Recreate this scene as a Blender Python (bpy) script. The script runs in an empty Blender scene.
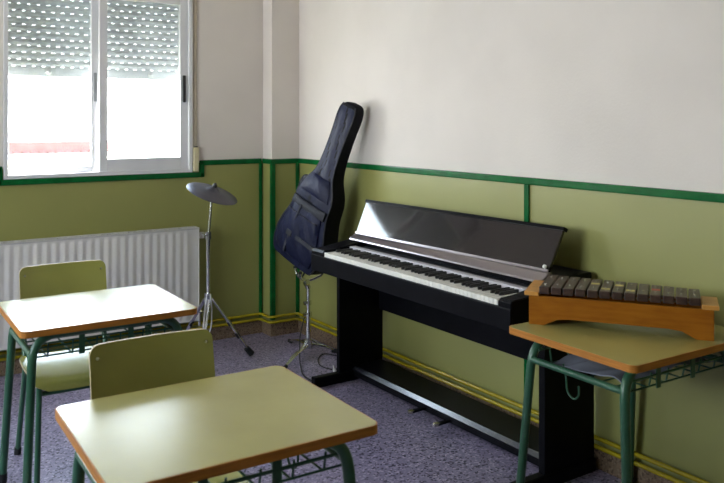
import bpy, bmesh, math, random
from mathutils import Vector, Matrix
random.seed(7)
PI = math.pi
scene = bpy.context.scene
COL = scene.collection
V = Vector

# ------------------------------------------------------------------ materials
def mat(name, col, rough=.5, metal=0., spec=.5, var=0., vscale=8., bump=0., bscale=60., coat=0., stretch=(1, 1, 1), col2=None, detail=3.):
    m = bpy.data.materials.new(name); m.use_nodes = True
    nt = m.node_tree; b = nt.nodes['Principled BSDF']
    b.inputs['Base Color'].default_value = (*col, 1); b.inputs['Roughness'].default_value = rough
    b.inputs['Metallic'].default_value = metal; b.inputs['Specular IOR Level'].default_value = spec
    b.inputs['Coat Weight'].default_value = coat; b.inputs['Coat Roughness'].default_value = .2
    tc = nt.nodes.new('ShaderNodeTexCoord'); mp = nt.nodes.new('ShaderNodeMapping')
    mp.inputs['Scale'].default_value = stretch
    nt.links.new(tc.outputs['Object'], mp.inputs['Vector'])
    if var or col2:
        n = nt.nodes.new('ShaderNodeTexNoise'); n.inputs['Scale'].default_value = vscale; n.inputs['Detail'].default_value = detail
        nt.links.new(mp.outputs[0], n.inputs['Vector'])
        r = nt.nodes.new('ShaderNodeValToRGB')
        c2 = col2 or tuple(c * (1 + var) for c in col); c1 = col if col2 else tuple(c * (1 - var) for c in col)
        r.color_ramp.elements[0].position = .35; r.color_ramp.elements[1].position = .65
        r.color_ramp.elements[0].color = (*c1, 1); r.color_ramp.elements[1].color = (*c2, 1)
        nt.links.new(n.outputs['Fac'], r.inputs['Fac']); nt.links.new(r.outputs['Color'], b.inputs['Base Color'])
    if bump:
        n = nt.nodes.new('ShaderNodeTexNoise'); n.inputs['Scale'].default_value = bscale; n.inputs['Detail'].default_value = 2
        nt.links.new(mp.outputs[0], n.inputs['Vector'])
        bp = nt.nodes.new('ShaderNodeBump'); bp.inputs['Strength'].default_value = bump; bp.inputs['Distance'].default_value = .01
        nt.links.new(n.outputs['Fac'], bp.inputs['Height']); nt.links.new(bp.outputs[0], b.inputs['Normal'])
    return m

def terrazzo(name, base, dark, light, scale, rough):
    m = mat(name, base, rough)
    nt = m.node_tree; b = nt.nodes['Principled BSDF']
    tc = nt.nodes.new('ShaderNodeTexCoord')
    def vor(s):
        v = nt.nodes.new('ShaderNodeTexVoronoi'); v.inputs['Scale'].default_value = s
        nt.links.new(tc.outputs['Object'], v.inputs['Vector']); return v
    v1 = vor(scale)
    sep = nt.nodes.new('ShaderNodeSeparateColor'); nt.links.new(v1.outputs['Color'], sep.inputs[0])
    r = nt.nodes.new('ShaderNodeValToRGB'); r.color_ramp.interpolation = 'CONSTANT'
    e = r.color_ramp.elements; e[0].position = 0; e[0].color = (*dark, 1); e[1].position = .17; e[1].color = (*base, 1)
    x = e.new(.55); x.color = (*[c * 1.2 for c in base], 1); x = e.new(.86); x.color = (*light, 1)
    nt.links.new(sep.outputs[0], r.inputs['Fac'])
    nz = nt.nodes.new('ShaderNodeTexNoise'); nz.inputs['Scale'].default_value = 1.6; nz.inputs['Detail'].default_value = 4
    nt.links.new(tc.outputs['Object'], nz.inputs['Vector'])
    mr = nt.nodes.new('ShaderNodeMapRange'); mr.inputs['To Min'].default_value = .82; mr.inputs['To Max'].default_value = 1.15
    nt.links.new(nz.outputs['Fac'], mr.inputs['Value'])
    mx = nt.nodes.new('ShaderNodeVectorMath'); mx.operation = 'SCALE'
    nt.links.new(r.outputs['Color'], mx.inputs[0]); nt.links.new(mr.outputs[0], mx.inputs['Scale'])
    nt.links.new(mx.outputs[0], b.inputs['Base Color'])
    return m

def glass_mat():
    m = bpy.data.materials.new('window_glass'); m.use_nodes = True; nt = m.node_tree; nt.nodes.clear()
    o = nt.nodes.new('ShaderNodeOutputMaterial'); mx = nt.nodes.new('ShaderNodeMixShader')
    t = nt.nodes.new('ShaderNodeBsdfTransparent'); g = nt.nodes.new('ShaderNodeBsdfGlossy')
    t.inputs[0].default_value = (.95, .97, .965, 1); g.inputs['Roughness'].default_value = .02
    mx.inputs[0].default_value = .07
    nt.links.new(t.outputs[0], mx.inputs[1]); nt.links.new(g.outputs[0], mx.inputs[2]); nt.links.new(mx.outputs[0], o.inputs[0])
    return m

def shutter_mat():
    m = mat('shutter_plastic', (.60, .62, .63), .5)
    nt = m.node_tree; b = nt.nodes['Principled BSDF']; o = nt.nodes['Material Output']
    tr = nt.nodes.new('ShaderNodeBsdfTranslucent'); tr.inputs[0].default_value = (.70, .74, .75, 1)
    mx = nt.nodes.new('ShaderNodeMixShader'); mx.inputs[0].default_value = .085
    nt.links.new(b.outputs[0], mx.inputs[1]); nt.links.new(tr.outputs[0], mx.inputs[2]); nt.links.new(mx.outputs[0], o.inputs[0])
    return m

OLIVE = (.27, .275, .085)
M = dict(
    plaster=mat('white_plaster', (.68, .63, .585), .85, var=.03, vscale=2.5, bump=.08, bscale=90),
    olive=mat('olive_wall_paint', (.285, .285, .090), .38, spec=.7, var=.04, vscale=1.5, bump=.05, bscale=14),
    rail=mat('green_gloss_paint', (.002, .105, .024), .22, spec=.3, var=.15, vscale=20, bump=.1, bscale=60),
    yellow=mat('yellow_gloss_paint', (.38, .30, .012), .25, var=.1, vscale=15),
    floor=terrazzo('terrazzo_floor', (.235, .205, .305), (.055, .046, .082), (.45, .40, .53), 130, .36),
    skirt=terrazzo('terrazzo_skirting', (.18, .12, .075), (.08, .05, .03), (.26, .19, .13), 150, .45),
    alu=mat('white_aluminium', (.68, .68, .70), .35, var=.02, vscale=6),
    shutter=shutter_mat(), glass=glass_mat(),
    black_plastic=mat('black_plastic', (.014, .014, .016), .4),
    grey_plastic=mat('grey_plastic', (.25, .26, .27), .4),
    strap=mat('beige_webbing', (.42, .36, .28), .8, bump=.3, bscale=400), cream=mat('cream_plastic', (.62, .56, .36), .4),
    radiator=mat('radiator_enamel', (.68, .66, .63), .35, var=.02, vscale=8),
    grille=mat('radiator_grille_enamel', (.50, .49, .47), .45),
    laminate=mat('olive_laminate', (.41, .380, .125), .26, spec=.6, coat=.5, var=.05, vscale=5, bump=.02, bscale=25),
    seatlam=mat('olive_lacquered_plywood', (.29, .285, .075), .25, spec=.5, var=.05, vscale=6),
    ply=mat('pale_plywood_edge', (.50, .38, .22), .5, var=.15, vscale=60),
    edge=mat('orange_beech_edge', (.40, .155, .022), .5, spec=.3, var=.14, vscale=10, stretch=(1, 1, 14)),
    steel=mat('green_enamelled_steel', (.026, .095, .052), .28, var=.06, vscale=14),
    zinc=mat('bright_zinc', (.75, .75, .74), .25, metal=1),
    chrome=mat('chrome', (.72, .73, .75), .16, metal=1),
    rubber=mat('black_rubber', (.012, .012, .013), .7),
    cymbal=mat('dark_grey_cymbal', (.085, .083, .10), .40, metal=.55, var=.08, vscale=9),
    piano=mat('piano_black_satin', (.004, .004, .0055), .38, spec=.09, var=.2, vscale=12, bump=.03, bscale=300),
    highlight_gloss=mat('highlight_strip_gloss', (.02, .022, .03), .22, spec=.8),  # glossier, bluer black only for the added highlight line
    lid=mat('piano_lid_gloss', (.016, .012, .012), .07, spec=.6),
    lip=mat('piano_brushed_panel', (.33, .30, .31), .30, metal=.85),
    strip=mat('piano_satin_strip', (.50, .49, .52), .32),
    ivory=mat('white_key_plastic', (.78, .76, .70), .25), ebony=mat('black_key_plastic', (.010, .010, .011), .35),
    pedal=mat('pedal_metal', (.60, .57, .50), .25, metal=1),
    navy=mat('navy_nylon', (.006, .0085, .032), .46, spec=.18, var=.25, vscale=7, bump=.5, bscale=18),
    nylon=mat('black_nylon', (.006, .006, .009), .65, spec=.12, bump=.3, bscale=260),
    web=mat('black_webbing', (.012, .013, .022), .6, bump=.4, bscale=300),
    pine=mat('orange_pine', (.36, .128, .010), .45, spec=.12, col2=(.28, .090, .007), vscale=5, stretch=(2, 12, 14), detail=5),
    pinetop=mat('pale_pine', (.55, .26, .055), .35, var=.12, vscale=6, stretch=(2, 12, 8)),
    rose=mat('rosewood_bar', (.052, .026, .018), .38, var=.35, vscale=9, stretch=(2, 22, 9)),
    tape_y=mat('yellow_tape', (.55, .45, .14), .5), tape_r=mat('red_tape', (.42, .06, .03), .5),
    sheet=mat('grey_plastic_sheet', (.24, .25, .31), .25, var=.1, vscale=7),
    facade=mat('render_white', (.75, .73, .70), .9, var=.03, vscale=1), tile=mat('terracotta_roof_tile', (.085, .046, .042), .9, spec=.1, var=.1, vscale=6),
    ground=mat('pale_paving', (.45, .43, .40), .9, var=.1, vscale=1),
    cable=mat('black_cable', (.010, .010, .012), .5), gcable=mat('grey_cable', (.55, .55, .57), .4),
)

# ------------------------------------------------------------------ mesh helpers
def obj(name, bm, m, parent=None, smooth=False, angle=40):
    me = bpy.data.meshes.new(name)
    bmesh.ops.recalc_face_normals(bm, faces=bm.faces[:])
    bm.to_mesh(me); bm.free()
    for x in (m if isinstance(m, (list, tuple)) else [m]): me.materials.append(M[x])
    if smooth:
        for p in me.polygons: p.use_smooth = True
        me.set_sharp_from_angle(angle=math.radians(angle))
    o = bpy.data.objects.new(name, me); COL.objects.link(o)
    if parent: o.parent = parent
    return o

def thing(name, label, cat, loc=(0, 0, 0), rz=0, group=None):
    o = bpy.data.objects.new(name, None); COL.objects.link(o); o.empty_display_size = .1
    o.location = loc; o.rotation_euler = (0, 0, rz); o['label'] = label; o['category'] = cat
    if group: o['group'] = group
    return o
def tag(o, label, cat, group=None):
    o['label'] = label; o['category'] = cat
    if group: o['group'] = group
    return o
def struct(name, bm, m, smooth=False):
    o = obj(name, bm, m, None, smooth); o['kind'] = 'structure'; return o

def B(): return bmesh.new()
def box(bm, x0, x1, y0, y1, z0, z1, bev=0., mi=0, seg=2):
    x0, x1 = sorted((x0, x1)); y0, y1 = sorted((y0, y1)); z0, z1 = sorted((z0, z1))
    t = bmesh.new()
    vs = [t.verts.new((x, y, z)) for z in (z0, z1) for y in (y0, y1) for x in (x0, x1)]
    for f in ((0, 1, 3, 2), (4, 5, 7, 6), (0, 1, 5, 4), (2, 3, 7, 6), (0, 2, 6, 4), (1, 3, 7, 5)): t.faces.new([vs[i] for i in f])
    bmesh.ops.recalc_face_normals(t, faces=t.faces[:])
    if bev: bmesh.ops.bevel(t, geom=t.edges[:], offset=bev, segments=seg, affect='EDGES', profile=.6)
    merge(bm, t, mi); return bm
def merge(bm, t, mi=0, mx=None):
    if mx is not None: bmesh.ops.transform(t, matrix=mx, verts=t.verts[:])
    mp = {}
    for v in t.verts: mp[v] = bm.verts.new(v.co)
    for f in t.faces:
        try: g = bm.faces.new([mp[v] for v in f.verts]); g.material_index = mi
        except ValueError: pass
    t.free()
def fillet(pts, r, n=6):
    pts = [V(p) for p in pts]; out = [pts[0]]
    for i in range(1, len(pts) - 1):
        p, a, b = pts[i], pts[i - 1], pts[i + 1]
        d1, d2 = (a - p), (b - p); l = min(r, d1.length * .49, d2.length * .49)
        s, e = p + d1.normalized() * l, p + d2.normalized() * l
        for k in range(n + 1):
            t = k / n; out.append(s * (1 - t) ** 2 + p * 2 * t * (1 - t) + e * t * t)
    out.append(pts[-1]); return out
def tube(bm, pts, r, n=10, fil=0., mi=0, r2=None, cap=True):
    pts = fillet(pts, fil) if fil else [V(p) for p in pts]
    rings = []; t0 = (pts[1] - pts[0]).normalized()
    nrm = t0.orthogonal().normalized()
    for i, p in enumerate(pts):
        if i == 0: t = pts[1] - pts[0]
        elif i == len(pts) - 1: t = pts[-1] - pts[-2]
        else: t = (pts[i + 1] - p).normalized() + (p - pts[i - 1]).normalized()
        t.normalize(); nrm = (nrm - t * nrm.dot(t)).normalized(); bn = t.cross(nrm)
        rr = r if r2 is None else r + (r2 - r) * i / (len(pts) - 1)
        rings.append([bm.verts.new(p + (nrm * math.cos(2 * PI * k / n) + bn * math.sin(2 * PI * k / n)) * rr) for k in range(n)])
    for a, b in zip(rings, rings[1:]):
        for k in range(n):
            f = bm.faces.new((a[k], a[(k + 1) % n], b[(k + 1) % n], b[k])); f.material_index = mi
    if cap:
        for q in (rings[0], rings[-1]):
            f = bm.faces.new(q); f.material_index = mi
    return bm
def spline(pts, n=8):
    pts = [V(p) for p in pts]; P = [pts[0]] + pts + [pts[-1]]; out = []
    for i in range(1, len(P) - 2):
        a, b, c, d = P[i - 1:i + 3]
        for k in range(n):
            t = k / n
            out.append(.5 * ((2 * b) + (c - a) * t + (2 * a - 5 * b + 4 * c - d) * t * t + (3 * b - a - 3 * c + d) * t ** 3))
    out.append(pts[-1]); return out
def prism(bm, poly, depth, mx=None, bev=0., mi=0):
    """poly in local xy, extruded along local z from 0 to depth"""
    t = bmesh.new(); a = [t.verts.new((x, y, 0)) for x, y in poly]; b = [t.verts.new((x, y, depth)) for x, y in poly]
    t.faces.new(a[::-1]); t.faces.new(b); n = len(a)
    for i in range(n): t.faces.new((a[i], a[(i + 1) % n], b[(i + 1) % n], b[i]))
    bmesh.ops.recalc_face_normals(t, faces=t.faces[:])
    if bev: bmesh.ops.bevel(t, geom=[e for e in t.edges if e.calc_face_angle(0) > .6], offset=bev, segments=2, affect='EDGES')
    merge(bm, t, mi, mx); return bm
def lathe(bm, prof, mx=None, n=32, mi=0):
    t = bmesh.new(); rings = []
    for r, z in prof:
        rings.append([t.verts.new((r * math.cos(2 * PI * k / n), r * math.sin(2 * PI * k / n), z)) for k in range(n)] if r > 1e-6 else [t.verts.new((0, 0, z))])
    for a, b in zip(rings, rings[1:]):
        for k in range(n):
            k2 = (k + 1) % n
            if len(a) == 1 and len(b) == 1: continue
            if len(a) == 1: t.faces.new((a[0], b[k], b[k2]))
            elif len(b) == 1: t.faces.new((a[k], a[k2], b[0]))
            else: t.faces.new((a[k], a[k2], b[k2], b[k]))
    for q in (rings[0], rings[-1]):
        if len(q) > 1: t.faces.new(q)
    merge(bm, t, mi, mx); return bm
def rrect(x0, x1, y0, y1, r, n=6):
    out = []
    for cx, cy, a in ((x1 - r, y1 - r, 0), (x0 + r, y1 - r, 90), (x0 + r, y0 + r, 180), (x1 - r, y0 + r, 270)):
        for k in range(n + 1):
            t = math.radians(a + 90 * k / n); out.append((cx + r * math.cos(t), cy + r * math.sin(t)))
    return out
def frame(o, xa, ya, za):
    m = Matrix.Identity(4)
    for i, a in enumerate((xa, ya, za)): m.col[i].xyz = a
    m.col[3].xyz = o; return m
XZ = lambda y: frame(V((0, y, 0)), V((1, 0, 0)), V((0, 0, 1)), V((0, -1, 0)))     # local (x,z) plane, extrude to -y

def dup(root, label, loc, rz, group=None):
    r = root.copy(); COL.objects.link(r); r.location = loc; r.rotation_euler = (0, 0, rz); r['label'] = label
    if group: r['group'] = group
    for ch in list(root.children):
        c = ch.copy(); COL.objects.link(c); c.parent = r
        for g in list(ch.children):
            d = g.copy(); COL.objects.link(d); d.parent = c
    return r

# ------------------------------------------------------------------ the room
RX0, RY0, H = -4.9, -6.4, 2.85
CX, CY = -.197, -.124            # column corner
ZR = 1.10                        # dado rail centre
WB, WT = 1.045, 2.32             # window opening
WINS = [(-1.735, -.677), (-3.75, -2.45)]  # the second opening is out of view, added to brighten the room
ADDED_LWINS = [(-2.9, -1.1)]  # left-wall window out of view, added as a fill light source
bm = B(); box(bm, RX0 - .25, .25, RY0 - .25, .25, -.12, 0); struct('floor', bm, 'floor')
bm = B(); box(bm, RX0 - .25, .25, RY0 - .25, .25, H, H + .15); struct('ceiling', bm, 'plaster')
bm = B()
TW = .25
box(bm, RX0 - TW, TW, 0, TW, 0, WB, mi=1)
xs = [RX0 - TW] + [v for w in sorted(WINS) for v in w] + [TW]
for i in range(0, len(xs), 2):
    box(bm, xs[i], xs[i + 1], 0, TW, WB, ZR, mi=1); box(bm, xs[i], xs[i + 1], 0, TW, ZR, WT)
box(bm, RX0 - TW, TW, 0, TW, WT, H)
struct('wall_back', bm, ('plaster', 'olive'))
bm = B(); box(bm, 0, TW, RY0 - TW, 0, 0, ZR, mi=1); box(bm, 0, TW, RY0 - TW, 0, ZR, H); struct('wall_right', bm, ('plaster', 'olive'))
bm = B(); box(bm, CX, 0, CY, 0, 0, ZR, mi=1); box(bm, CX, 0, CY, 0, ZR, H); struct('wall_corner', bm, ('plaster', 'olive'))
bm = B(); box(bm, RX0 - TW, RX0, RY0 - TW, 0, 0, WB, mi=1); ys = [RY0 - TW] + [v for w in sorted(ADDED_LWINS) for v in w] + [0]
for i in range(0, len(ys), 2):
    box(bm, RX0 - TW, RX0, ys[i], ys[i + 1], WB, ZR, mi=1); box(bm, RX0 - TW, RX0, ys[i], ys[i + 1], ZR, WT)
box(bm, RX0 - TW, RX0, RY0 - TW, 0, WT, H); struct('wall_left', bm, ('plaster', 'olive'))
bm = B(); box(bm, RX0, 0, RY0 - TW, RY0, 0, ZR, mi=1); box(bm, RX0, 0, RY0 - TW, RY0, ZR, H, mi=1); struct('wall_front', bm, ('plaster', 'olive'))  # out of view; upper part made olive too, to cut bounced light

# skirting, rails and corner strips
SK, SH_ = .012, .085
bm = B(); box(bm, RX0, CX - SK, -SK, 0, 0, SH_, .003); struct('baseboard_back', bm, 'skirt')
bm = B(); box(bm, CX - SK, CX, CY - SK, -SK, 0, SH_, .003); box(bm, CX, -SK, CY - SK, CY, 0, SH_, .003); struct('baseboard_corner', bm, 'skirt')
bm = B(); box(bm, -SK, 0, RY0, CY - .001, 0, SH_, .003); struct('baseboard_right', bm, 'skirt')
RT, RH = .013, .016
w0, w1 = WINS[0]
bm = B(); box(bm, -.632, CX - RT, -RT, 0, ZR - RH, ZR + RH, .006); box(bm, -.632, -.600, -RT, 0, 1.012, ZR + RH - .001, .006)
box(bm, w0 - .04, -.601, -RT, 0, 1.012, 1.044, .006); box(bm, w0 - .04, w0 - .005, -RT, 0, 1.013, ZR + RH - .001, .006)
box(bm, WINS[1][1] + .005, w0 - .006, -RT, 0, ZR - RH, ZR + RH, .006)
struct('trim_1', bm, 'rail')
bm = B(); box(bm, CX - RT, CX, CY - RT, -RT + .001, ZR - RH, ZR + RH, .006); box(bm, CX - RT, -RT, CY - RT, CY, ZR - RH, ZR + RH, .006); struct('trim_2', bm, 'rail')
bm = B(); box(bm, -RT, 0, RY0, CY - .001, ZR - RH, ZR + RH, .006); struct('trim_3', bm, 'rail')
zs0, zs1 = .105, ZR - RH
bm = B(); box(bm, CX - .030, CX - .008, -.010, 0, zs0, zs1, .004); struct('trim_4', bm, 'rail')
bm = B(); box(bm, CX - .010, CX + .022, CY - .010, CY + .012, zs0, zs1, .004); struct('trim_5', bm, 'rail')
bm = B(); box(bm, -.027, -.003, CY - .010, CY, zs0, zs1, .004); struct('trim_6', bm, 'rail')
bm = B(); box(bm, -.010, 0, -2.140, -2.112, zs0, zs1, .004); struct('trim_7', bm, 'rail')

# ------------------------------------------------------------------ windows
def window(n, x0, x1, y_sill, shutter_z=None):
    root = bpy.data.objects.new('window_%d' % n, None); COL.objects.link(root); root['kind'] = 'structure'
    root.location = (0, 0, 0)
    f = .022; bm = B()
    box(bm, x0, x0 + f, -.012, .075, WB, WT, .003); box(bm, x1 - f, x1, -.012, .075, WB, WT, .003)
    box(bm, x0 + f, x1 - f, -.012, .075, WB, WB + f, .003); box(bm, x0 + f, x1 - f, -.012, .075, WT - f, WT, .003)
    obj('window_frame', bm, 'alu', root)
    mid = x0 + .5 * (x1 - x0); a, b, zb, zt = x0 + f, x1 - f, WB + f, WT - f
    def sash(xa, xb, y, sl, sr, st, sb, hx, hm):
        if not shutter_z: st = .05
        bm = B()
        box(bm, xa, xa + sl, y, y + .028, zb, zt, .003); box(bm, xb - sr, xb, y, y + .028, zb, zt, .003)
        box(bm, xa + sl, xb - sr, y, y + .028, zb, zb + sb, .003); box(bm, xa + sl, xb - sr, y, y + .028, zt - st, zt, .003)
        s = obj('sash', bm, 'alu', root)
        bm = B(); box(bm, xa + sl, xb - sr, y + .011, y + .017, zb + sb, zt - st); obj('glass_pane', bm, 'glass', s)
        if hm:
            bm = B(); box(bm, hx - .009, hx + .009, y - .009, y + .002, 1.468, 1.632, .004); obj('sash_handle', bm, hm, s)
    mid = x0 + .507
    sash(a - .002, mid + .004, .040, .013, .040, .20, .032, mid - .016, 'grey_plastic')
    sash(mid, b + .006, .006, .045, .056, .24, .072, b - .026, 'black_plastic')
    # roller shutter: curved slats, the rows between them pierced by small slots
    if shutter_z:
        bm = B(); ys = .135; p = .0385; z = shutter_z; row = 0
        box(bm, x0 + .005, x1 - .005, ys - .006, ys + .008, z, z + .055, .003); z += .055
        while z < WT + .06:
            # slotted link
            off = .0 if row % 2 else .026; xx = x0 + .005 + off - .052
            while xx < x1 - .005:
                l, r = max(xx, x0 + .005), min(xx + .036, x1 - .005)
                if r > l: box(bm, l, r, ys - .001, ys + .002, z - .001, z + .0036)
                xx += .052
            prof = [(-.000, 0), (-.0065, .007), (-.0085, .0155), (-.0065, .024), (0, .031)]
            va = [[bm.verts.new((x, ys + q[0], z + .0024 + q[1]*1.18)) for q in prof] for x in (x0 + .005, x1 - .005)]
            vb = [[bm.verts.new((x, ys + q[0] + .008, z + .0024 + q[1]*1.18)) for q in (prof[0], prof[-1])] for x in (x0 + .005, x1 - .005)]
            for k in range(4): bm.faces.new((va[0][k], va[1][k], va[1][k + 1], va[0][k + 1]))
            bm.faces.new((vb[0][0], vb[1][0], vb[1][1], vb[0][1]))
            bm.faces.new((va[0][0], va[1][0], vb[1][0], vb[0][0])); bm.faces.new((va[0][4], va[1][4], vb[1][1], vb[0][1]))
            z += p; row += 1
        s = obj('roller_shutter', bm, 'shutter', root, True, 30)
        for sx in (.26, .82):
            bm = B(); lathe(bm, [(.016, 0), (.015, .008), (.007, .012), (0, .013)], frame(V((x0 + sx * (x1 - x0) - .02, ys - .006, shutter_z + .028)), V((1, 0, 0)), V((0, 0, 1)), V((0, -1, 0))), 16)
            obj('shutter_stop', bm, 'alu', s, True)
    return root
W1 = window(1, WINS[0][0], WINS[0][1], 0, 1.607)
bm = B(); box(bm, -.667, -.646, -.006, -.002, 1.19, WT + .3, .001); obj('shutter_strap', bm, 'strap', W1)
bm = B(); box(bm, -.672, -.640, -.022, -.0005, 1.050, 1.195, .005); sb = obj('strap_box', bm, 'cream', W1)
bm = B(); box(bm, -.669, -.644, -.014, -.001, 1.192, 1.202, .003); obj('strap_guide', bm, 'black_plastic', sb)
window(2, *WINS[1], 0, 1.607)  # added window, out of view, lets in extra daylight
for i, (a, b) in enumerate(ADDED_LWINS):  # added left-wall window, there only for its fill light
    r = window(3 + i, -(b - a) / 2, (b - a) / 2, 0); r.location = (RX0, (a + b) / 2, 0); r.rotation_euler = (0, 0, PI / 2)

# ------------------------------------------------------------------ outside
t = thing('neighbour_building', 'low white building with a red tiled roof across the street, seen through the left pane', 'building', (0, 8.2, -3.545))
bm = B(); box(bm, -7, .97, -.30, 4, -1, 4.399); obj('wall', bm, 'facade', t)
bm = B()
for k in range(70):
    x = -7.2 + k * .12
    prof = [(-.06, 0), (-.045, .035), (0, .055), (.045, .035), (.06, 0)]
    a = [bm.verts.new((x + u, -.35 - w, 4.40)) for u, w in prof]; b = [bm.verts.new((x + u, -.20 - w, 4.575)) for u, w in prof]
    for q in range(4): bm.faces.new((a[q], a[q + 1], b[q + 1], b[q]))
    bm.faces.new(a); bm.faces.new(b)
box(bm, -7.26, .99, -.35, -.15, 4.40, 4.57)
obj('tiled_parapet', bm, 'tile', t)
bm = B(); box(bm, -30, 30, .4, 40, -4.6, -4.5); o = obj('street', bm, 'ground'); o['kind'] = 'structure'

# ------------------------------------------------------------------ yellow heating pipes
def pipe(z, label):
    t = thing('heating_pipe', label, 'pipe', (0, 0, 0), 0, 'yellow pipes along the skirting')
    bm = B(); d = .028
    tube(bm, [(RX0 + .05, -d, z), (CX - d, -d, z), (CX - d, CY - d, z), (-d, CY - d, z), (-d, RY0 + .05, z)], .0085, 10, .03)
    obj('pipe_run', bm, 'yellow', t, True)
    for y in (-.75, -2.33, -3.9):
        bm = B(); tube(bm, [(-d, y - .014, z), (-d, y + .014, z)], .0125, 12); tube(bm, [(-d, y, z), (-.002, y, z)], .006, 8); obj('pipe_bracket', bm, 'yellow', t, True)
    for x in (-.45, -2.2):
        bm = B(); tube(bm, [(x - .012, -d, z), (x + .012, -d, z)], .0125, 12); tube(bm, [(x, -d, z), (x, -.002, z)], .006, 8); obj('pipe_bracket', bm, 'yellow', t, True)
pipe(.128, 'upper of the two thin yellow pipes running round the room above the skirting')
pipe(.094, 'lower of the two thin yellow pipes, just above the skirting')

# ------------------------------------------------------------------ radiator
t = thing('radiator', 'long white ribbed panel radiator on the olive wall under the window', 'radiator', (-1.6, 0, .165))
def rad_panel(bm, yf, ext):
    x0, x1, z0, z1 = -1.05, .92, 0., .545; p = .0465; n = int((x1 - x0 - .03) / p)
    prof = [(x0, 0), (x0 + .015, 0)]
    for k in range(n):
        a = x0 + .018 + k * p; prof += [(a + .004, 0), (a + .014, -.006), (a + .028, -.006), (a + .038, 0)]
    prof += [(x1 - .012, 0), (x1, 0)]
    zl = [(z0, 0), (z0 + .012, 0), (z0 + .03, 1), (z1 - .03, 1), (z1 - .012, 0), (z1, 0)]
    g = [[bm.verts.new((x, yf + d * s, z)) for x, d in prof] for z, s in zl]
    for a, b in zip(g, g[1:]):
        for k in range(len(prof) - 1): bm.faces.new((a[k], a[k + 1], b[k + 1], b[k]))
    bk = [bm.verts.new((x, yf + .012, z)) for z in (z0, z1) for x in (x0, x1)]
    bm.faces.new((bk[0], bk[1], bk[3], bk[2]))
    bm.faces.new(g[0] + [bk[1], bk[0]]); bm.faces.new(g[-1] + [bk[3], bk[2]])
    bm.faces.new([r[-1] for r in g] + [bk[3], bk[1]]); bm.faces.new([r[0] for r in g] + [bk[2], bk[0]])
bm = B(); rad_panel(bm, -.108, 0); obj('front_panel', bm, 'radiator', t, True, 25)
bm = B(); rad_panel(bm, -.050, 0); obj('rear_panel', bm, 'radiator', t, True, 25)
bm = B(); box(bm, -1.055, .925, -.112, -.092, .545, .556, .002); box(bm, -1.055, .925, -.054, -.036, .545, .556, .002)
for k in range(66): box(bm, -1.05 + k * .03, -1.05 + k * .03 + .012, -.094, -.050, .548, .553)
obj('top_grille', bm, 'grille', t)
for x in (-1.056, .9205):
    bm = B(); box(bm, x, x + .0055, -.112, -.036, 0, .556, .002); obj('side_cover', bm, 'radiator', t)
bm = B()
tube(bm, [(.925, -.075, .50), (.965, -.075, .50)], .011, 12); tube(bm, [(.955, -.075, .485), (.955, -.075, .52)], .016, 12)
tube(bm, [(.958, -.075, .50), (.958, -.004, .50)], .008, 10)
obj('bleed_valve', bm, 'radiator', t, True)
bm = B(); tube(bm, [(.925, -.075, .04), (.955, -.075, .04), (.955, -.036, .04), (.955, -.036, -.05)], .010, 10, .012); obj('supply_valve', bm, 'zinc', t, True)
for x in (-.8, .6):
    bm = B(); box(bm, x, x + .03, -.04, 0, .05, .5, .002); obj('wall_bracket', bm, 'radiator', t)

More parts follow.
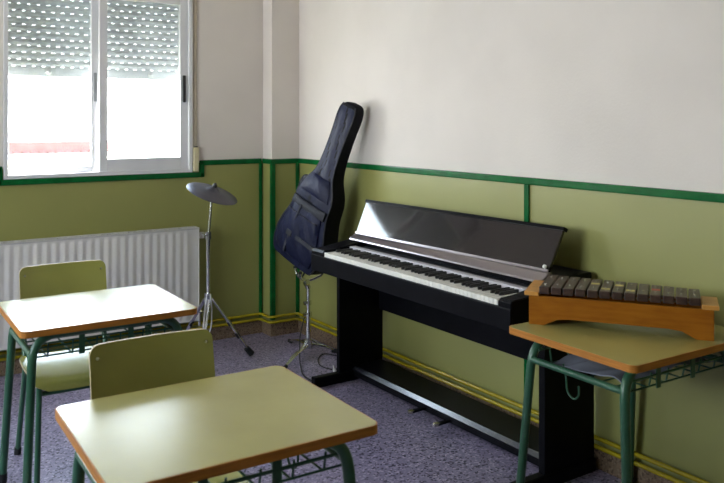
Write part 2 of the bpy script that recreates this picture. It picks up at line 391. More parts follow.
# ------------------------------------------------------------------ school desks
TH, TZ, DA, DB = .022, .675, .607, .514
def make_desk(label, loc, rz):
    t = thing('school_desk', label, 'desk', loc, rz, 'green school desks')      # origin: near left corner on the floor
    bm = B(); prism(bm, rrect(.002, DA - .002, .002, DB - .002, .023), TH, Matrix.Translation((0, 0, TZ - TH)), .0012); obj('tabletop', bm, 'laminate', t)
    po, pi_ = rrect(0, DA, 0, DB, .025), rrect(.003, DA - .003, .003, DB - .003, .022); bm = B(); n = len(po); R = []
    for q, z in ((po, TZ - TH), (po, TZ - .0008), (pi_, TZ - .0005), (pi_, TZ - TH)): R.append([bm.verts.new((x, y, z)) for x, y in q])
    for a, b in zip(R, R[1:] + R[:1]):
        for k in range(n): bm.faces.new((a[k], a[(k + 1) % n], b[(k + 1) % n], b[k]))
    obj('edge_band', bm, 'edge', t, True, 30)['label'] = 'orange wooden edge'
    r = .0145; zt = TZ - TH - r - .001; ix, iy = .05, .075; sx, sy = .032, .045
    for y, s in ((iy, -1), (DB - iy, 1)):
        bm = B(); tube(bm, [(ix - sx, y + s * sy, .012), (ix, y, zt), (DA - ix, y, zt), (DA - ix + sx, y + s * sy, .012)], r, 14, .085)
        lf = obj('leg_frame', bm, 'steel', t, True)
        for x in (ix - sx, DA - ix + sx):
            bm = B(); tube(bm, [(x - .001, y + s * sy, .0), (x, y + s * (sy - .002), .035)], .0175, 14); obj('foot_cap', bm, 'rubber', lf, True)
    for x in (ix - .005, DA - ix + .005):
        bm = B(); tube(bm, [(x, iy - .004, zt - .062), (x, DB - iy + .004, zt - .062)], .0105, 12); obj('cross_tube', bm, 'steel', t, True)
    # wire book tray
    bm = B(); z = zt - .062; ya, yb, xa, xb = iy + .01, DB - .11, .10, DA - .10; w = .003
    for k in range(7):
        y = ya + (yb - ya) * k / 6; tube(bm, [(ix + .0, y, z - .012), (DA - ix, y, z - .012)], w, 6)
    for k in range(6):
        x = xa + (xb - xa) * k / 5; tube(bm, [(x, ya - .005, z + .03), (x, ya + .005, z - .018), (x, yb, z - .018), (x, yb + .01, z + .035)], w, 6, .01)
    tube(bm, [(ix, yb + .01, z + .036), (DA - ix, yb + .01, z + .036)], w * 1.2, 6); tube(bm, [(ix, ya - .006, z + .02), (DA - ix, ya - .006, z + .02)], w * 1.2, 6)
    tr = obj('wire_tray', bm, 'steel', t, True)
    for x in (.21, .38):
        bm = B(); box(bm, x - .010, x + .010, ya - .010, ya - .006, z - .02, TZ - TH, .001); obj('tray_strap', bm, 'steel', tr)
    for x, s in ((ix + .013, 1), (DA - ix - .013, -1)):
        bm = B(); y = .29
        tube(bm, spline([(x, y + .03, z + .012), (x + s * .012, y + .03, z - .03), (x + s * .014, y + .025, z - .075), (x + s * .014, y, z - .092), (x + s * .012, y - .022, z - .075), (x + s * .010, y - .024, z - .045)], 5), .0032, 8)
        obj('bag_hook', bm, 'steel', t, True)
    return t
D1 = make_desk('pale green desk in the foreground with the orange wooden edge nearest the viewer', (-2.064, -3.071, 0), -.0259)
D2 = dup(D1, 'desk with its top gleaming white from window light, beside the radiator', (-1.985, -1.815, 0), -.0146)
D3 = dup(D1, 'desk at the right wall that carries the wooden xylophone', (-.634, -3.146, 0), -.0212)

# ------------------------------------------------------------------ chairs (face -y)
def make_chair(label, loc, rz):
    t = thing('school_chair', label, 'chair', loc, rz, 'olive school chairs')
    # seat: plywood shell with a dipped back and a rolled front
    prof = [(.150, .412), (.11, .404), (.05, .397), (-.03, .396), (-.10, .401), (-.16, .401), (-.194, .400), (-.209, .394), (-.216, .384), (-.219, .370)]
    n = 14; bm = B(); th = .011; top, bot = [], []
    for j, (y, z) in enumerate(prof):
        a = []; b = []
        hw = .185 - (.016 if j == 0 else 0) - max(0, j - 7) * .016
        if j == len(prof) - 1: hw -= .012
        for k in range(n + 1):
            u = -1 + 2 * k / n; zz = z + .010 * abs(u) ** 2.5 * (1 if j < 7 else .4)
            ny = .5 if j > 6 else 0
            a.append(bm.verts.new((u * hw, y, zz))); b.append(bm.verts.new((u * hw, y + (th * min(1, max(0, j - 5) / 3.)), zz - th * (1 - min(.9, max(0, j - 5) / 4.)))))
        top.append(a); bot.append(b)
    for G in (top, bot):
        for a, b in zip(G, G[1:]):
            for k in range(n): bm.faces.new((a[k], a[k + 1], b[k + 1], b[k]))
    m = len(prof)
    for j in range(m - 1):
        for k in (0, n): f = bm.faces.new((top[j][k], top[j + 1][k], bot[j + 1][k], bot[j][k])); f.material_index = 1
    for j in (0, m - 1):
        for k in range(n): f = bm.faces.new((top[j][k], top[j][k + 1], bot[j][k + 1], bot[j][k])); f.material_index = 1
    obj('seat', bm, ('seatlam', 'ply'), t, True, 35)
    # backrest: slightly curved board with rounded corners
    bm = B(); bw, bh, z0 = .172, .205, .557
    pts = rrect(-bw, bw, 0, bh, .028, 5); nx = 12
    def P(x, zz, d): return (x, .162 + .20 * zz + .035 * (1 - (x / bw) ** 2) * .5 + d, z0 + zz)
    F = []
    xsx = sorted(set([round(-bw + 2 * bw * k / nx, 5) for k in range(nx + 1)] + [round(x, 5) for x, _ in pts]))
    def ext(x):
        r = .028; e = bw - abs(x)
        c = 0 if e >= r else r - math.sqrt(max(0, r * r - (r - e) ** 2)); return c, bh - c
    fr, bk = [], []
    for x in xsx:
        c0, c1 = ext(x); zz = [c0 + (c1 - c0) * q / 4 for q in range(5)]
        fr.append([bm.verts.new(P(x, q, -.005)) for q in zz]); bk.append([bm.verts.new(P(x, q, .005)) for q in zz])
    for G in (fr, bk):
        for a, b in zip(G, G[1:]):
            for q in range(4): bm.faces.new((a[q], a[q + 1], b[q + 1], b[q]))
    for i in range(len(xsx) - 1):
        for q in (0, 4): f = bm.faces.new((fr[i][q], fr[i + 1][q], bk[i + 1][q], bk[i][q])); f.material_index = 1
    for i in (0, len(xsx) - 1):
        for q in range(4): f = bm.faces.new((fr[i][q], fr[i][q + 1], bk[i][q + 1], bk[i][q])); f.material_index = 1
    bk_ = obj('backrest', bm, ('seatlam', 'ply'), t, True, 35)
    for x in (-.152, .152):
        for zz in (.035, .170):
            p = V(P(x, zz, -.006)); bm = B(); lathe(bm, [(.005, 0), (.0045, .002), (0, .0028)], frame(p, V((1, 0, 0)), V((0, .2, 1)).normalized(), V((0, -1, .2)).normalized()), 12)
            obj('bolt', bm, 'zinc', bk_, True)
    r = .0105
    for s in (-1, 1):
        bm = B(); tube(bm, [(s * .175, -.185, .01), (s * .160, -.150, .372)], r, 12, 0); obj('leg', bm, 'steel', t, True)
        bm = B(); tube(bm, [(s * .175, .215, .01), (s * .162, .125, .372)], r, 12, 0); obj('leg', bm, 'steel', t, True)
        bm = B(); tube(bm, [(s * .160, -.16, .377), (s * .160, .130, .377), (s * .158, .182, .50), (s * .158, .218, .742)], r, 12, .05); obj('side_rail', bm, 'steel', t, True)
        for y in (-.186, .216):
            bm = B(); tube(bm, [(s * .1752, y, 0), (s * .174, y * .99, .03)], .0135, 12); obj('foot_cap', bm, 'rubber', t, True)
    bm = B(); tube(bm, [(-.162, -.142, .345), (.162, -.142, .345)], r * .9, 10); obj('cross_bar', bm, 'steel', t, True)
    bm = B(); tube(bm, [(-.160, .10, .372), (.160, .10, .372)], r * .9, 10); obj('cross_bar', bm, 'steel', t, True)
    return t
C1 = make_chair('olive school chair behind the foreground desk, its rounded backrest in full view', (-1.759, -2.607, 0), -.03)
C2 = dup(C1, 'olive school chair behind the gleaming white-topped desk, backrest against the radiator', (-1.693, -1.315, 0), -.02)

# ------------------------------------------------------------------ digital piano
t = thing('digital_piano', 'black digital piano with open glossy lid against the right wall', 'piano', (-.25, -1.79, 0))
ox, oy = .25, 1.79
def pb(name, m, boxes, bev=.003, parent=None):
    bm = B()
    for b in boxes: box(bm, b[0] + ox, b[1] + ox, b[2] + oy, b[3] + oy, b[4], b[5], bev)
    return obj(name, bm, m, parent or t)
YL, YR = -1.085, -2.500
pb('keybed', 'piano', [(-.466, -.035, YR + .004, YL - .004, .605, .655)], .004)
pb('key_slip', 'piano', [(-.474, -.460, YR, YL, .602, .683)], .004)
pb('rear_case', 'piano', [(-.212, -.032, YR, YL, .650, .770)], .006)
for ya, yb in ((YL, -1.198), (-2.432, YR)):
    bm = B(); poly = [(-.470, .650), (-.470, .700), (-.462, .712), (-.40, .714), (-.225, .742), (-.200, .768), (-.200, .650)]
    prism(bm, [(x + ox, z) for x, z in poly], abs(ya - yb), frame(V((0, max(ya, yb) + oy, 0)), V((1, 0, 0)), V((0, 0, 1)), V((0, -1, 0))), .003)
    obj('cheek_block', bm, 'piano', t)
pb('key_cover_strip', 'strip', [(-.314, -.276, -2.432, -1.198, .690, .721)], .003)
pb('inner_slot', 'black_plastic', [(-.276, -.205, -2.432, -1.198, .690, .712)], 0)
bm = B(); prism(bm, [(-.262 + ox, .742), (-.258 + ox, .749), (-.221 + ox, .775), (-.200 + ox, .777), (-.200 + ox, .742)], 1.335, frame(V((0, -1.113 + oy, 0)), V((1, 0, 0)), V((0, 0, 1)), V((0, -1, 0))), .002)
obj('control_panel', bm, 'lip', t)
# lid, propped open as a music rest
A_, B_ = V((-.218, 0, .778)), V((-.138, 0, .935)); d = (B_ - A_).normalized(); nn = V((-d.z, 0, d.x)); L = (B_ - A_).length
def slab(name, m, s0, s1, t0, t1, over, parent, bev=.002):
    bm = B(); box(bm, s0, s1, t0, t1, 0, 1, bev)
    for v in bm.verts:
        k = v.co.x / L; ya = -1.147 + .018 * k + over; yb = -2.424 - .006 * k - over
        y = ya + (yb - ya) * v.co.z; p = A_ + d * v.co.x + nn * v.co.y; v.co = (p.x + ox - .022 + .044 * v.co.z, y + oy, p.z)
    return obj(name, bm, m, parent)
lid = slab('lid', 'lid', 0, L, -.012, 0, 0, t, 0)
slab('lid_rail', 'piano', L - .006, L + .008, -.018, .006, .006, lid, 0)
slab('lid_hinge', 'lip', -.004, .006, -.002, .004, 0, lid, 0)
bm = B(); lathe(bm, [(.008, 0), (.008, .008), (.003, .012), (0, .012)], frame(V((-.194 + ox, -2.408 + oy, .792)), V((0, 1, 0)), d, nn), 14); obj('lid_stop', bm, 'ivory', lid, True)
# keys
kw = 1.225 / 52; ky = -1.203
def key_mesh(name, m, bx, bev):
    bm = B(); box(bm, *bx, bev, 0, 1); o = obj(name, bm, m, t); return o
wk = key_mesh('white_key', 'ivory', (-.466 + ox, -.312 + ox, -kw / 2 + .0006, kw / 2 - .0006, .682, .704), .0016)
bkk = key_mesh('black_key', 'ebony', (-.412 + ox, -.314 + ox, -.0052, .0052, .700, .716), .002)
wf = bf = True
names = ['A', 'B', 'C', 'D', 'E', 'F', 'G']
for i in range(52):
    y = ky - (i + .5) * kw + oy
    if wf: o = wk; wf = False
    else: o = wk.copy(); COL.objects.link(o); o.parent = t
    o.location = (0, y, 0)
    if names[i % 7] in 'ACDFG' and i < 51:
        if bf: q = bkk; bf = False
        else: q = bkk.copy(); COL.objects.link(q); q.parent = t
        q.location = (0, y - kw / 2, 0)
# stand
for ya, yb in ((-1.072, -1.100), (-2.484, -2.514)):
    pb('side_panel', 'piano', [(-.312, -.036, ya, yb, .035, .604)], .003)
    c = (ya + yb) / 2
    pb('foot', 'piano', [(-.462, -.030, c - .022, c + .022, 0, .052)], .008)
pb('back_panel', 'piano', [(-.062, -.044, -2.483, -1.101, .350, .604)], .002)
bm = B(); prism(bm, [(-.222 + ox, .018), (-.230 + ox, .056), (-.217 + ox, .071), (-.05 + ox, .083), (-.045 + ox, .018)], 1.382, frame(V((0, -1.101 + oy, 0)), V((1, 0, 0)), V((0, 0, 1)), V((0, -1, 0))), .004)
obj('pedal_board', bm, 'piano', t)
bm = B(); prism(bm, [(-.2305 + ox, .0545), (-.2315 + ox, .056), (-.2175 + ox, .0722), (-.2155 + ox, .0722)], 1.38, frame(V((0, -1.102 + oy, 0)), V((1, 0, 0)), V((0, 0, 1)), V((0, -1, 0)))); obj('highlight_strip', bm, 'highlight_gloss', t)  # thin glossy strip added to catch a sky highlight along the front edge
for y in (-1.700, -1.880):
    bm = B(); g = frame(V((0, y + oy, 0)), V((1, 0, 0)), V((0, 1, 0)), V((0, 0, 1)))
    prism(bm, [(-.222 + ox, .008), (-.27 + ox, .011), (-.308 + ox, .014), (-.318 + ox, .008), (-.318 + ox, -.008), (-.308 + ox, -.014), (-.27 + ox, -.011), (-.222 + ox, -.008)], .010, Matrix.Translation((0, 0, .030)) @ g, .002)
    p = obj('pedal', bm, 'piano', t)
    bm = B(); prism(bm, [(-.292 + ox, .012), (-.310 + ox, .0145), (-.321 + ox, .009), (-.321 + ox, -.009), (-.310 + ox, -.0145), (-.292 + ox, -.012)], .012, Matrix.Translation((0, 0, .0293)) @ g, .002)
    obj('pedal_tip', bm, 'pedal', p)['label'] = 'bright metal pedal tip'

# ------------------------------------------------------------------ snare stand (holds the gig bag up)
sx_, sy_ = -.195, -.578
t = thing('snare_stand', 'chrome snare drum stand holding up the guitar bag in the corner', 'stand', (sx_, sy_, 0))
bm = B(); tube(bm, [(0, 0, .035), (0, 0, .24)], .0145, 14); tube(bm, [(0, 0, .24), (0, 0, .405)], .0112, 14); obj('tube', bm, 'chrome', t, True)
for z, r in ((.235, .021), (.30, .018), (.05, .026), (.075, .021)):
    bm = B(); tube(bm, [(0, 0, z - .012), (0, 0, z + .012)], r, 14); c = obj('clamp_collar', bm, 'chrome', t, True)
    if z in (.235, .30):
        bm = B(); tube(bm, [(0, 0, z), (-.028, -.012, z + .002)], .004, 8); box(bm, -.034, -.028, -.026, .002, z - .008, z + .012, .002); obj('wing_nut', bm, 'chrome', c, True)
feet = [(-.174, -.318), (-.448, -.756), (-.055, -.646)]
for fx, fy in feet:
    p = V((fx - sx_, fy - sy_, 0)); u = p.normalized(); q = V((-u.y, u.x, 0))
    bm = B()
    for s in (-1, 1): tube(bm, [u * .02 + q * .006 * s + V((0, 0, .055)), p * .55 + q * .007 * s + V((0, 0, .048)), p + q * .002 * s + V((0, 0, .014))], .0058, 8, .05)
    tube(bm, [u * .012 + V((0, 0, .085)), p * .42 + V((0, 0, .05))], .005, 8)
    lg = obj('leg', bm, 'chrome', t, True)
    bm = B(); tube(bm, [p - u * .02 + V((0, 0, .014)), p + u * .012 + V((0, 0, .0115))], .0115, 12); obj('rubber_foot', bm, 'rubber', lg, True)
bm = B(); tube(bm, [(0, 0, .385), (-.01, .0, .405), (-.012, .0, .425)], .015, 12); lathe(bm, [(0, 0), (.020, 0), (.020, .024), (0, .024)], frame(V((-.024, 0, .418)), V((0, 1, 0)), V((0, 0, 1)), V((1, 0, 0))), 16); obj('tilter', bm, 'chrome', t, True)
for a in (100, 220, 335):
    u = V((math.cos(math.radians(a)), math.sin(math.radians(a)), 0)); bm = B(); o0 = V((-.012, 0, .425))
    tube(bm, [o0, o0 + u * .04 + V((0, 0, .012)), o0 + u * .095 + V((0, 0, .036)), o0 + u * .105 + V((0, 0, .070))], .0075, 8, .015); bk_ = obj('basket_arm', bm, 'chrome', t, True)
    bm = B(); tube(bm, [o0 + u * .1035 + V((0, 0, .062)), o0 + u * .1055 + V((0, 0, .074))], .011, 10); obj('rubber_tip', bm, 'rubber', bk_, True)

# ------------------------------------------------------------------ guitar gig bag
B0, T0 = V((-.258, -.572, .532)), V((-.085, -.905, 1.455))
ax = (T0 - B0); LEN = ax.length; ax.normalize()
n0 = V((-.98, -.20, 0)); nb = (n0 - ax * n0.dot(ax)).normalized(); wb = ax.cross(nb)
if wb.y > 0: wb = -wb          # width direction: to the right in the photo
t = thing('guitar_bag', 'navy and black padded guitar bag leaning upright into the corner behind the piano', 'bag', tuple(B0))
BF = frame(V((0, 0, 0)), wb, ax, nb)     # local: x width, y along, z out of the front face
ST = [(0, .125, .045), (.012, .155, .052), (.04, .182, .056), (.10, .203, .058), (.17, .203, .058), (.24, .186, .058), (.30, .163, .057), (.35, .150, .056), (.40, .147, .055), (.45, .146, .054),
      (.50, .130, .051), (.545, .100, .047), (.585, .078, .043), (.64, .066, .040), (.72, .061, .038), (.80, .060, .037), (.88, .062, .036), (.95, .066, .036), (1.00, .062, .035), (1.03, .048, .033), (1.045, .026, .028)]
ST = [(s * LEN / 1.045, w, h * 1.18) for s, w, h in ST]
def hw_at(s):
    for (a, w1, h1), (b, w2, h2) in zip(ST, ST[1:]):
        if a <= s <= b: k = (s - a) / (b - a); return w1 + (w2 - w1) * k, h1 + (h2 - h1) * k
    return ST[-1][1:]
bm = B(); rings = []
for s, w, h in ST:
    sec = [(-w, -h * .75), (-w, 0), (-w, h * .75), (-w * .94, h), (-w * .5, h * 1.06), (0, h * 1.1), (w * .5, h * 1.06), (w * .94, h), (w, h * .75), (w, 0), (w, -h * .75), (w * .94, -h), (0, -h), (-w * .94, -h)]
    rings.append([bm.verts.new(BF @ V((x, s, z))) for x, z in sec])
for a, b in zip(rings, rings[1:]):
    for k in range(len(a)): bm.faces.new((a[k], a[(k + 1) % len(a)], b[(k + 1) % len(a)], b[k]))
bm.faces.new(rings[0]); bm.faces.new(rings[-1])
shell = obj('padded_shell', bm, 'nylon', t, True, 60)
md = shell.modifiers.new('sub', 'SUBSURF'); md.levels = 2; md.render_levels = 2
def patch(name, m, s0, s1, k0, k1, lift, bulge=0., parent=None, ns=14, nw=10, crease=0.):
    """a fabric panel lying on the front of the bag between stations s0..s1 and width fractions k0..k1"""
    bm = B(); g = []
    for i in range(ns + 1):
        s = s0 + (s1 - s0) * i / ns; w, h = hw_at(s); row = []
        for j in range(nw + 1):
            k = k0 + (k1 - k0) * j / nw
            e = math.sin(PI * min(1, max(0, i / ns))) ** .5 * math.sin(PI * j / nw) ** .5 if bulge else 0
            z = h * (1.085 - .12 * abs(k) ** 3) + lift + bulge * e + crease * math.sin(9 * k + 31 * s) * math.sin(22 * s + 3 * k)
            row.append(V((k * w, s, z)))
        g.append(row)
    f = [[bm.verts.new(BF @ p) for p in r] for r in g]
    b = [[bm.verts.new(BF @ V((p.x, p.y, hw_at(p.y)[1] * .8))) for p in r] for r in g]
    for i in range(ns):
        for j in range(nw): bm.faces.new((f[i][j], f[i][j + 1], f[i + 1][j + 1], f[i + 1][j]))
    rim = [(i, 0) for i in range(ns + 1)] + [(ns, j) for j in range(1, nw + 1)] + [(i, nw) for i in range(ns - 1, -1, -1)] + [(0, j) for j in range(nw - 1, 0, -1)]
    for q in range(len(rim)):
        (i, j), (i2, j2) = rim[q], rim[(q + 1) % len(rim)]
        bm.faces.new((f[i][j], f[i2][j2], b[i2][j2], b[i][j]))
    return obj(name, bm, m, parent or t, True, 50)
patch('front_panel', 'navy', .012, LEN - .03, -.955, .955, .001, 0, ns=44, crease=.003)
pk = patch('front_pocket', 'navy', .05, .385, -.86, .80, .010, .024, crease=.006, ns=26, nw=16)
patch('pocket_flap', 'web', .335, .385, -.93, .93, .016, .014, pk)
patch('pocket_zip', 'web', .30, .306, -.80, .74, .030, .004, pk, ns=2)
patch('small_pocket', 'navy', .43, .545, -.80, .80, .006, .012, crease=.002)
patch('webbing_strap', 'web', .165, .187, -.35, .95, .034, .0, pk, ns=3)
patch('webbing_strap', 'web', .06, .36, -.30, -.22, .033, .0, pk, ns=16, nw=2)
bm = B(); q = BF @ V((-.05, .176, .105)); box(bm, -.022, .022, -.016, .016, -.006, .006, .003)
bmesh.ops.transform(bm, matrix=Matrix.Translation(q) @ BF.to_3x3().to_4x4(), verts=bm.verts[:]); obj('buckle', bm, 'black_plastic', t)
for sgn in (1, -1):
    bm = B(); pts = [BF @ V((sgn * (hw_at(s)[0] * .985), s, hw_at(s)[1] * .95)) for s in [LEN * k / 60 for k in range(1, 60)]]
    tube(bm, pts, .0045, 6); obj('piping', bm, 'web', t, True)
bm = B(); tube(bm, spline([BF @ V(p) for p in ((-.150, .37, 0), (-.175, .385, .01), (-.182, .43, .012), (-.172, .475, .01), (-.140, .485, 0))], 6), .011, 8); obj('carry_handle', bm, 'web', t, True)
bm = B(); tube(bm, spline([BF @ V(p) for p in ((-.172, .085, -.02), (-.215, .06, -.02), (-.222, .035, -.015), (-.190, .015, -.01), (-.145, .018, 0))], 6), .008, 8); obj('shoulder_strap', bm, 'web', t, True)
bm = B(); tube(bm, spline([BF @ V(p) for p in ((.06, .01, .0), (.075, -.03, .01), (.06, -.055, .02), (.035, -.045, .02))], 6), .006, 8); obj('strap_end', bm, 'web', t, True)

# ------------------------------------------------------------------ cymbal stand
cx, cy = -.745, -.412
t = thing('cymbal_stand', 'tripod stand with a dark grey tilted cymbal beside the radiator', 'cymbal stand', (cx, cy, 0))
bm = B(); tube(bm, [(0, 0, .30), (0, 0, .72)], .0115, 14); obj('lower_tube', bm, 'chrome', t, True)
bm = B(); tube(bm, [(0, 0, .70), (.022, 0, .950)], .0075, 12); obj('upper_tube', bm, 'chrome', t, True)
for z in (.72,):
    bm = B(); tube(bm, [(0, 0, z - .025), (0, 0, z + .018)], .0165, 14); c = obj('clamp_collar', bm, 'chrome', t, True)
    bm = B(); tube(bm, [(0, 0, z), (-.032, -.012, z)], .0045, 8); box(bm, -.04, -.032, -.03, .004, z - .01, z + .012, .002); obj('wing_nut', bm, 'chrome', c, True)
bm = B(); tube(bm, [(0, 0, .345), (0, 0, .395)], .022, 14); obj('leg_hub', bm, 'chrome', t, True)
for k in range(3):
    a = math.radians(-3 + 120 * k); u = V((math.cos(a), math.sin(a), 0)); q = V((-u.y, u.x, 0)); bm = B()
    for s in (-1, 1):
        tube(bm, [u * .022 + q * .008 * s + V((0, 0, .36)), u * .245 + q * .005 * s + V((0, 0, .032))], .0065, 8)
    lg = obj('leg', bm, 'chrome', t, True)
    bm = B(); tube(bm, [u * .118 + V((0, 0, .218)), u * .132 + V((0, 0, .198))], .0125, 10); tube(bm, [u * .165 + V((0, 0, .148)), u * .185 + V((0, 0, .119))], .0125, 10); obj('leg_joint', bm, 'black_plastic', lg, True)
    bm = B(); tube(bm, [u * .228 + V((0, 0, .052)), u * .262 + V((0, 0, .012))], .0165, 12, r2=.019); obj('rubber_foot', bm, 'rubber', lg, True)
cn = V((.22, -.36, 1)).normalized(); cu = V((1, 0, 0)); cu = (cu - cn * cu.dot(cn)).normalized(); cv = cn.cross(cu)
cm = frame(V((.028, 0, .962)), cu, cv, cn)
bm = B(); lathe(bm, [(0, .026), (.010, .026), (.024, .020), (.036, .010), (.045, .006), (.10, -.001), (.146, -.013), (.1485, -.0155), (.146, -.016), (.10, -.005), (.045, .002), (.030, .007), (0, .019)], cm, 48); cb = obj('cymbal', bm, 'cymbal', t, True, 50)
bm = B(); lathe(bm, [(0, -.03), (.006, -.03), (.006, .05), (0, .05)], cm, 12); lathe(bm, [(0, .026), (.013, .026), (.014, .034), (.011, .044), (.006, .046), (0, .046)], cm, 16); obj('wing_nut', bm, 'black_plastic', t, True)
bm = B(); lathe(bm, [(0, .0), (.012, .0), (.012, .016), (0, .016)], cm, 14); obj('felt_washer', bm, 'rubber', t, True)
# a looped grey cable hangs from its hub
bm = B(); lp = V((cx, cy, 0))
tube(bm, spline([lp + V(p) for p in ((-.020, -.026, .385), (-.034, -.034, .30), (-.038, -.036, .21), (-.022, -.038, .172), (.0, -.038, .21), (.006, -.035, .30), (.000, -.028, .392))], 8), .0036, 8)
tag(obj('cable_loop', bm, 'gcable', None, True), 'pale grey cable looped over the hub of the cymbal stand', 'cable')

# ------------------------------------------------------------------ cables on the floor
def cable(name, pts, label, r=.0035, m='cable'):
    bm = B(); tube(bm, spline([(x, y, z) for x, y, z in pts], 8), r, 8); tag(obj(name, bm, m, None, True), label, 'cable', 'cables on the floor')
r_ = .0038
cable('cable', [(-.21, -.556, .21), (-.262, -.60, .12), (-.31, -.68, .03), (-.35, -.76, r_), (-.405, -.88, r_), (-.420, -.98, r_), (-.405, -1.01, r_)], 'black cable running down the snare stand to the front end of the piano foot')
cable('cable', [(-.06, -.95, r_), (-.07, -.82, r_), (-.085, -.70, r_), (-.13, -.645, r_ + .003), (-.20, -.70, r_), (-.252, -.81, r_), (-.235, -.90, r_), (-.18, -.90, r_), (-.12, -.83, r_)], 'black cable lying in a loop on the floor behind the piano foot')
bm = B(); tube(bm, [(-.262, -.98, .010), (-.235, -.925, .010)], .009, 10); tube(bm, [(-.235, -.925, .010), (-.20, -.86, .007)], .005, 8, r2=.0035); tag(obj('cable_plug', bm, 'gcable', None, True), 'pale grey plug lying on the floor beside the piano foot', 'plug')

# ------------------------------------------------------------------ xylophone
x0v, x1v = V((-.540, -2.655, TZ)), V((-.218, -3.128, TZ))
e1 = (x1v - x0v); XL = e1.length; e1.normalize(); e2 = V((-e1.y, e1.x, 0))
t = thing('xylophone', 'wooden box xylophone with dark bars standing on the desk at the right wall', 'xylophone', tuple(x0v))
t.rotation_euler = (0, 0, math.atan2(e1.y, e1.x))
WL, WR, HB = .185, .125, .098      # depth at the left and right end, box height
bm = B(); arch = []
for k in range(13):
    u = k / 12; arch.append((.055 + (XL - .11) * u, .026 * min(1, math.sin(PI * u) * 3.2) if 0 < u < 1 else 0))
poly = [(0, 0), (.05, 0)] + arch[1:-1] + [(XL - .05, 0), (XL, 0), (XL, HB), (0, HB)]
prism(bm, poly, .013, frame(V((0, .013, 0)), V((1, 0, 0)), V((0, 0, 1)), V((0, -1, 0))), .0015); obj('front_board', bm, 'pine', t)
ang = math.atan2(WR - WL, XL); bm = B()
prism(bm, poly, .013, Matrix.Translation((0, WL, 0)) @ Matrix.Rotation(ang, 4, 'Z') @ frame(V((0, 0, 0)), V((1, 0, 0)), V((0, 0, 1)), V((0, -1, 0))), .0015); obj('back_board', bm, 'pine', t)
for xx, wd, nm in ((0, WL, 'end_board'), (XL - .014, WR, 'end_board')):
    bm = B(); box(bm, xx + .0005, xx + .0135, .0135, wd - .015, 0, HB, .0015); obj(nm, bm, 'pine', t)
for xa, xb, wd in ((-.014, .034, WL), (XL - .036, XL + .014, WR)):
    bm = B(); box(bm, xa, xb, -.010, wd + .006, HB, HB + .014, .003); obj('end_block', bm, 'pinetop', t)
for y0_, y1_ in ((.045, .045), (WL - .045, WR - .035)):
    bm = B(); tube(bm, [(.04, y0_, HB + .008), (XL - .04, y1_, HB + .008)], .004, 8); obj('bar_cord', bm, 'strap', t)
nb_ = 13; bx0, bx1 = .034, XL - .036; bp_ = (bx1 - bx0) / nb_
for k in range(nb_):
    u = (k + .5) / nb_; xc = bx0 + (k + .5) * bp_; wd = WL + (WR - WL) * xc / XL
    bm = B(); box(bm, xc - bp_ * .5 + .0025, xc + bp_ * .5 - .0025, -.016 + .008 * u, wd + .030 - .024 * u, HB + .010, HB + .034, .003)
    br = obj('bar', bm, 'rose', t)
    tp = {4: ('tape_y', .55), 5: ('tape_y', .12), 6: ('tape_y', .58), 7: ('tape_y', .14), 9: ('tape_r', .45)}.get(k)
    if tp:
        yy = (wd) * tp[1]; bm = B(); box(bm, xc - bp_ * .5 + .006, xc + bp_ * .5 - .006, yy, yy + .022, HB + .0338, HB + .0348); obj('tape_mark', bm, tp[0], br)
    for yy in (.03, wd - .03):
        bm = B(); lathe(bm, [(.004, 0), (.0038, .003), (0, .004)], Matrix.Translation((xc, yy, HB + .034)), 10); obj('pin', bm, 'zinc', br)

# ------------------------------------------------------------------ sheet of plastic in the tray of the right hand desk
bm = B(); nu, nv = 26, 22; g = []
for i in range(nu + 1):
    row = []
    for j in range(nv + 1):
        u, v = i / nu, j / nv
        z = .0045 + .010 * (1 + math.sin(7 * u + 5 * v) * math.sin(9 * v - 3 * u)) + .004 * (1 + math.sin(23 * u + 17 * v))
        row.append((u * .44 + .012 * math.sin(6 * v), v * .27 + .010 * math.sin(5 * u), z))
    g.append(row)
f = [[bm.verts.new(p) for p in r] for r in g]; b = [[bm.verts.new((p[0], p[1], p[2] - .003)) for p in r] for r in g]
for i in range(nu):
    for j in range(nv): bm.faces.new((f[i][j], f[i + 1][j], f[i + 1][j + 1], f[i][j + 1])); bm.faces.new((b[i][j], b[i][j + 1], b[i + 1][j + 1], b[i + 1][j]))
for i in range(nu):
    for j in (0, nv): bm.faces.new((f[i][j], f[i + 1][j], b[i + 1][j], b[i][j]))
for j in range(nv):
    for i in (0, nu): bm.faces.new((f[i][j], f[i][j + 1], b[i][j + 1], b[i][j]))
o = tag(obj('plastic_sheet', bm, 'sheet', None, True, 60), 'crumpled grey sheet lying in the wire tray under the xylophone desk', 'sheet')
o.location = D3.matrix_basis @ V((.075, .10, TZ - TH - .0155 - .062 - .0085)); o.rotation_euler = (0, 0, -.0212)

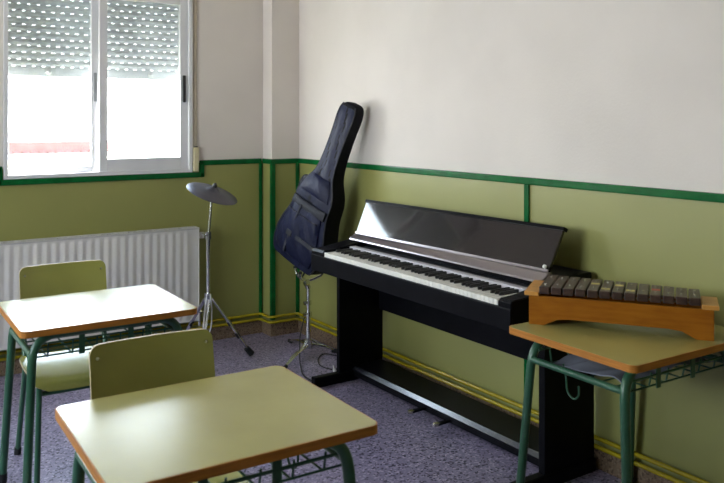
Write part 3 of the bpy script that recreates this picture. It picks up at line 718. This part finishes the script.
# ------------------------------------------------------------------ light: daylight only
w = bpy.data.worlds.new('sky'); scene.world = w; w.use_nodes = True
nt = w.node_tree; bg = nt.nodes['Background']
tc = nt.nodes.new('ShaderNodeTexCoord'); sp = nt.nodes.new('ShaderNodeSeparateXYZ'); rp = nt.nodes.new('ShaderNodeValToRGB')
nt.links.new(tc.outputs['Generated'], sp.inputs[0]); nt.links.new(sp.outputs['Z'], rp.inputs['Fac'])
rp.color_ramp.elements[0].position = 0; rp.color_ramp.elements[0].color = (.96, .98, 1, 1)
rp.color_ramp.elements[1].position = .7; rp.color_ramp.elements[1].color = (.62, .78, 1, 1)
nt.links.new(rp.outputs['Color'], bg.inputs['Color']); bg.inputs['Strength'].default_value = 24.0
for i, (a, b) in enumerate(WINS):
    l = bpy.data.lights.new('daylight_portal', 'AREA'); l.shape = 'RECTANGLE'; l.size = b - a - .02; l.size_y = WT - WB - .02
    l.cycles.is_portal = True
    o = bpy.data.objects.new('daylight_portal', l); COL.objects.link(o)
    o.location = ((a + b) / 2, .20, (WB + WT) / 2); o.rotation_euler = (-PI / 2, 0, 0)

for a, b in ADDED_LWINS:
    l = bpy.data.lights.new('daylight_portal', 'AREA'); l.shape = 'RECTANGLE'; l.size = b - a - .02; l.size_y = WT - WB - .02
    l.cycles.is_portal = True
    o = bpy.data.objects.new('daylight_portal', l); COL.objects.link(o)
    o.location = (RX0 - .20, (a + b) / 2, (WB + WT) / 2); o.rotation_euler = (PI / 2, 0, -PI / 2)

l = bpy.data.lights.new('sun', 'SUN'); l.energy = 85; l.angle = .009; l.color = (1, .94, .84)
o = bpy.data.objects.new('sun', l); COL.objects.link(o); o.rotation_euler = V((-.62, -.42, -.66)).to_track_quat('-Z', 'Y').to_euler()

# ------------------------------------------------------------------ camera
cam = bpy.data.cameras.new('camera'); co = bpy.data.objects.new('camera', cam); COL.objects.link(co); scene.camera = co
cam.sensor_width = 36; cam.lens = 785.24 * 36 / 724; cam.shift_y = -122.2 / 724; cam.clip_start = .05
co.location = (-2.491, -4.539, 1.366); co.rotation_euler = (PI / 2, 0, -.5935)
cam.dof.use_dof = True; cam.dof.focus_distance = 3.9; cam.dof.aperture_fstop = 6.3

vs = scene.view_settings; scene.display_settings.display_device = 'sRGB'
vs.view_transform = 'Standard'; vs.look = 'None'; vs.gamma = 1; vs.use_curve_mapping = False; vs.exposure = 0.0
scene.cycles.max_bounces = 10; scene.cycles.diffuse_bounces = 6; scene.cycles.use_denoising = True
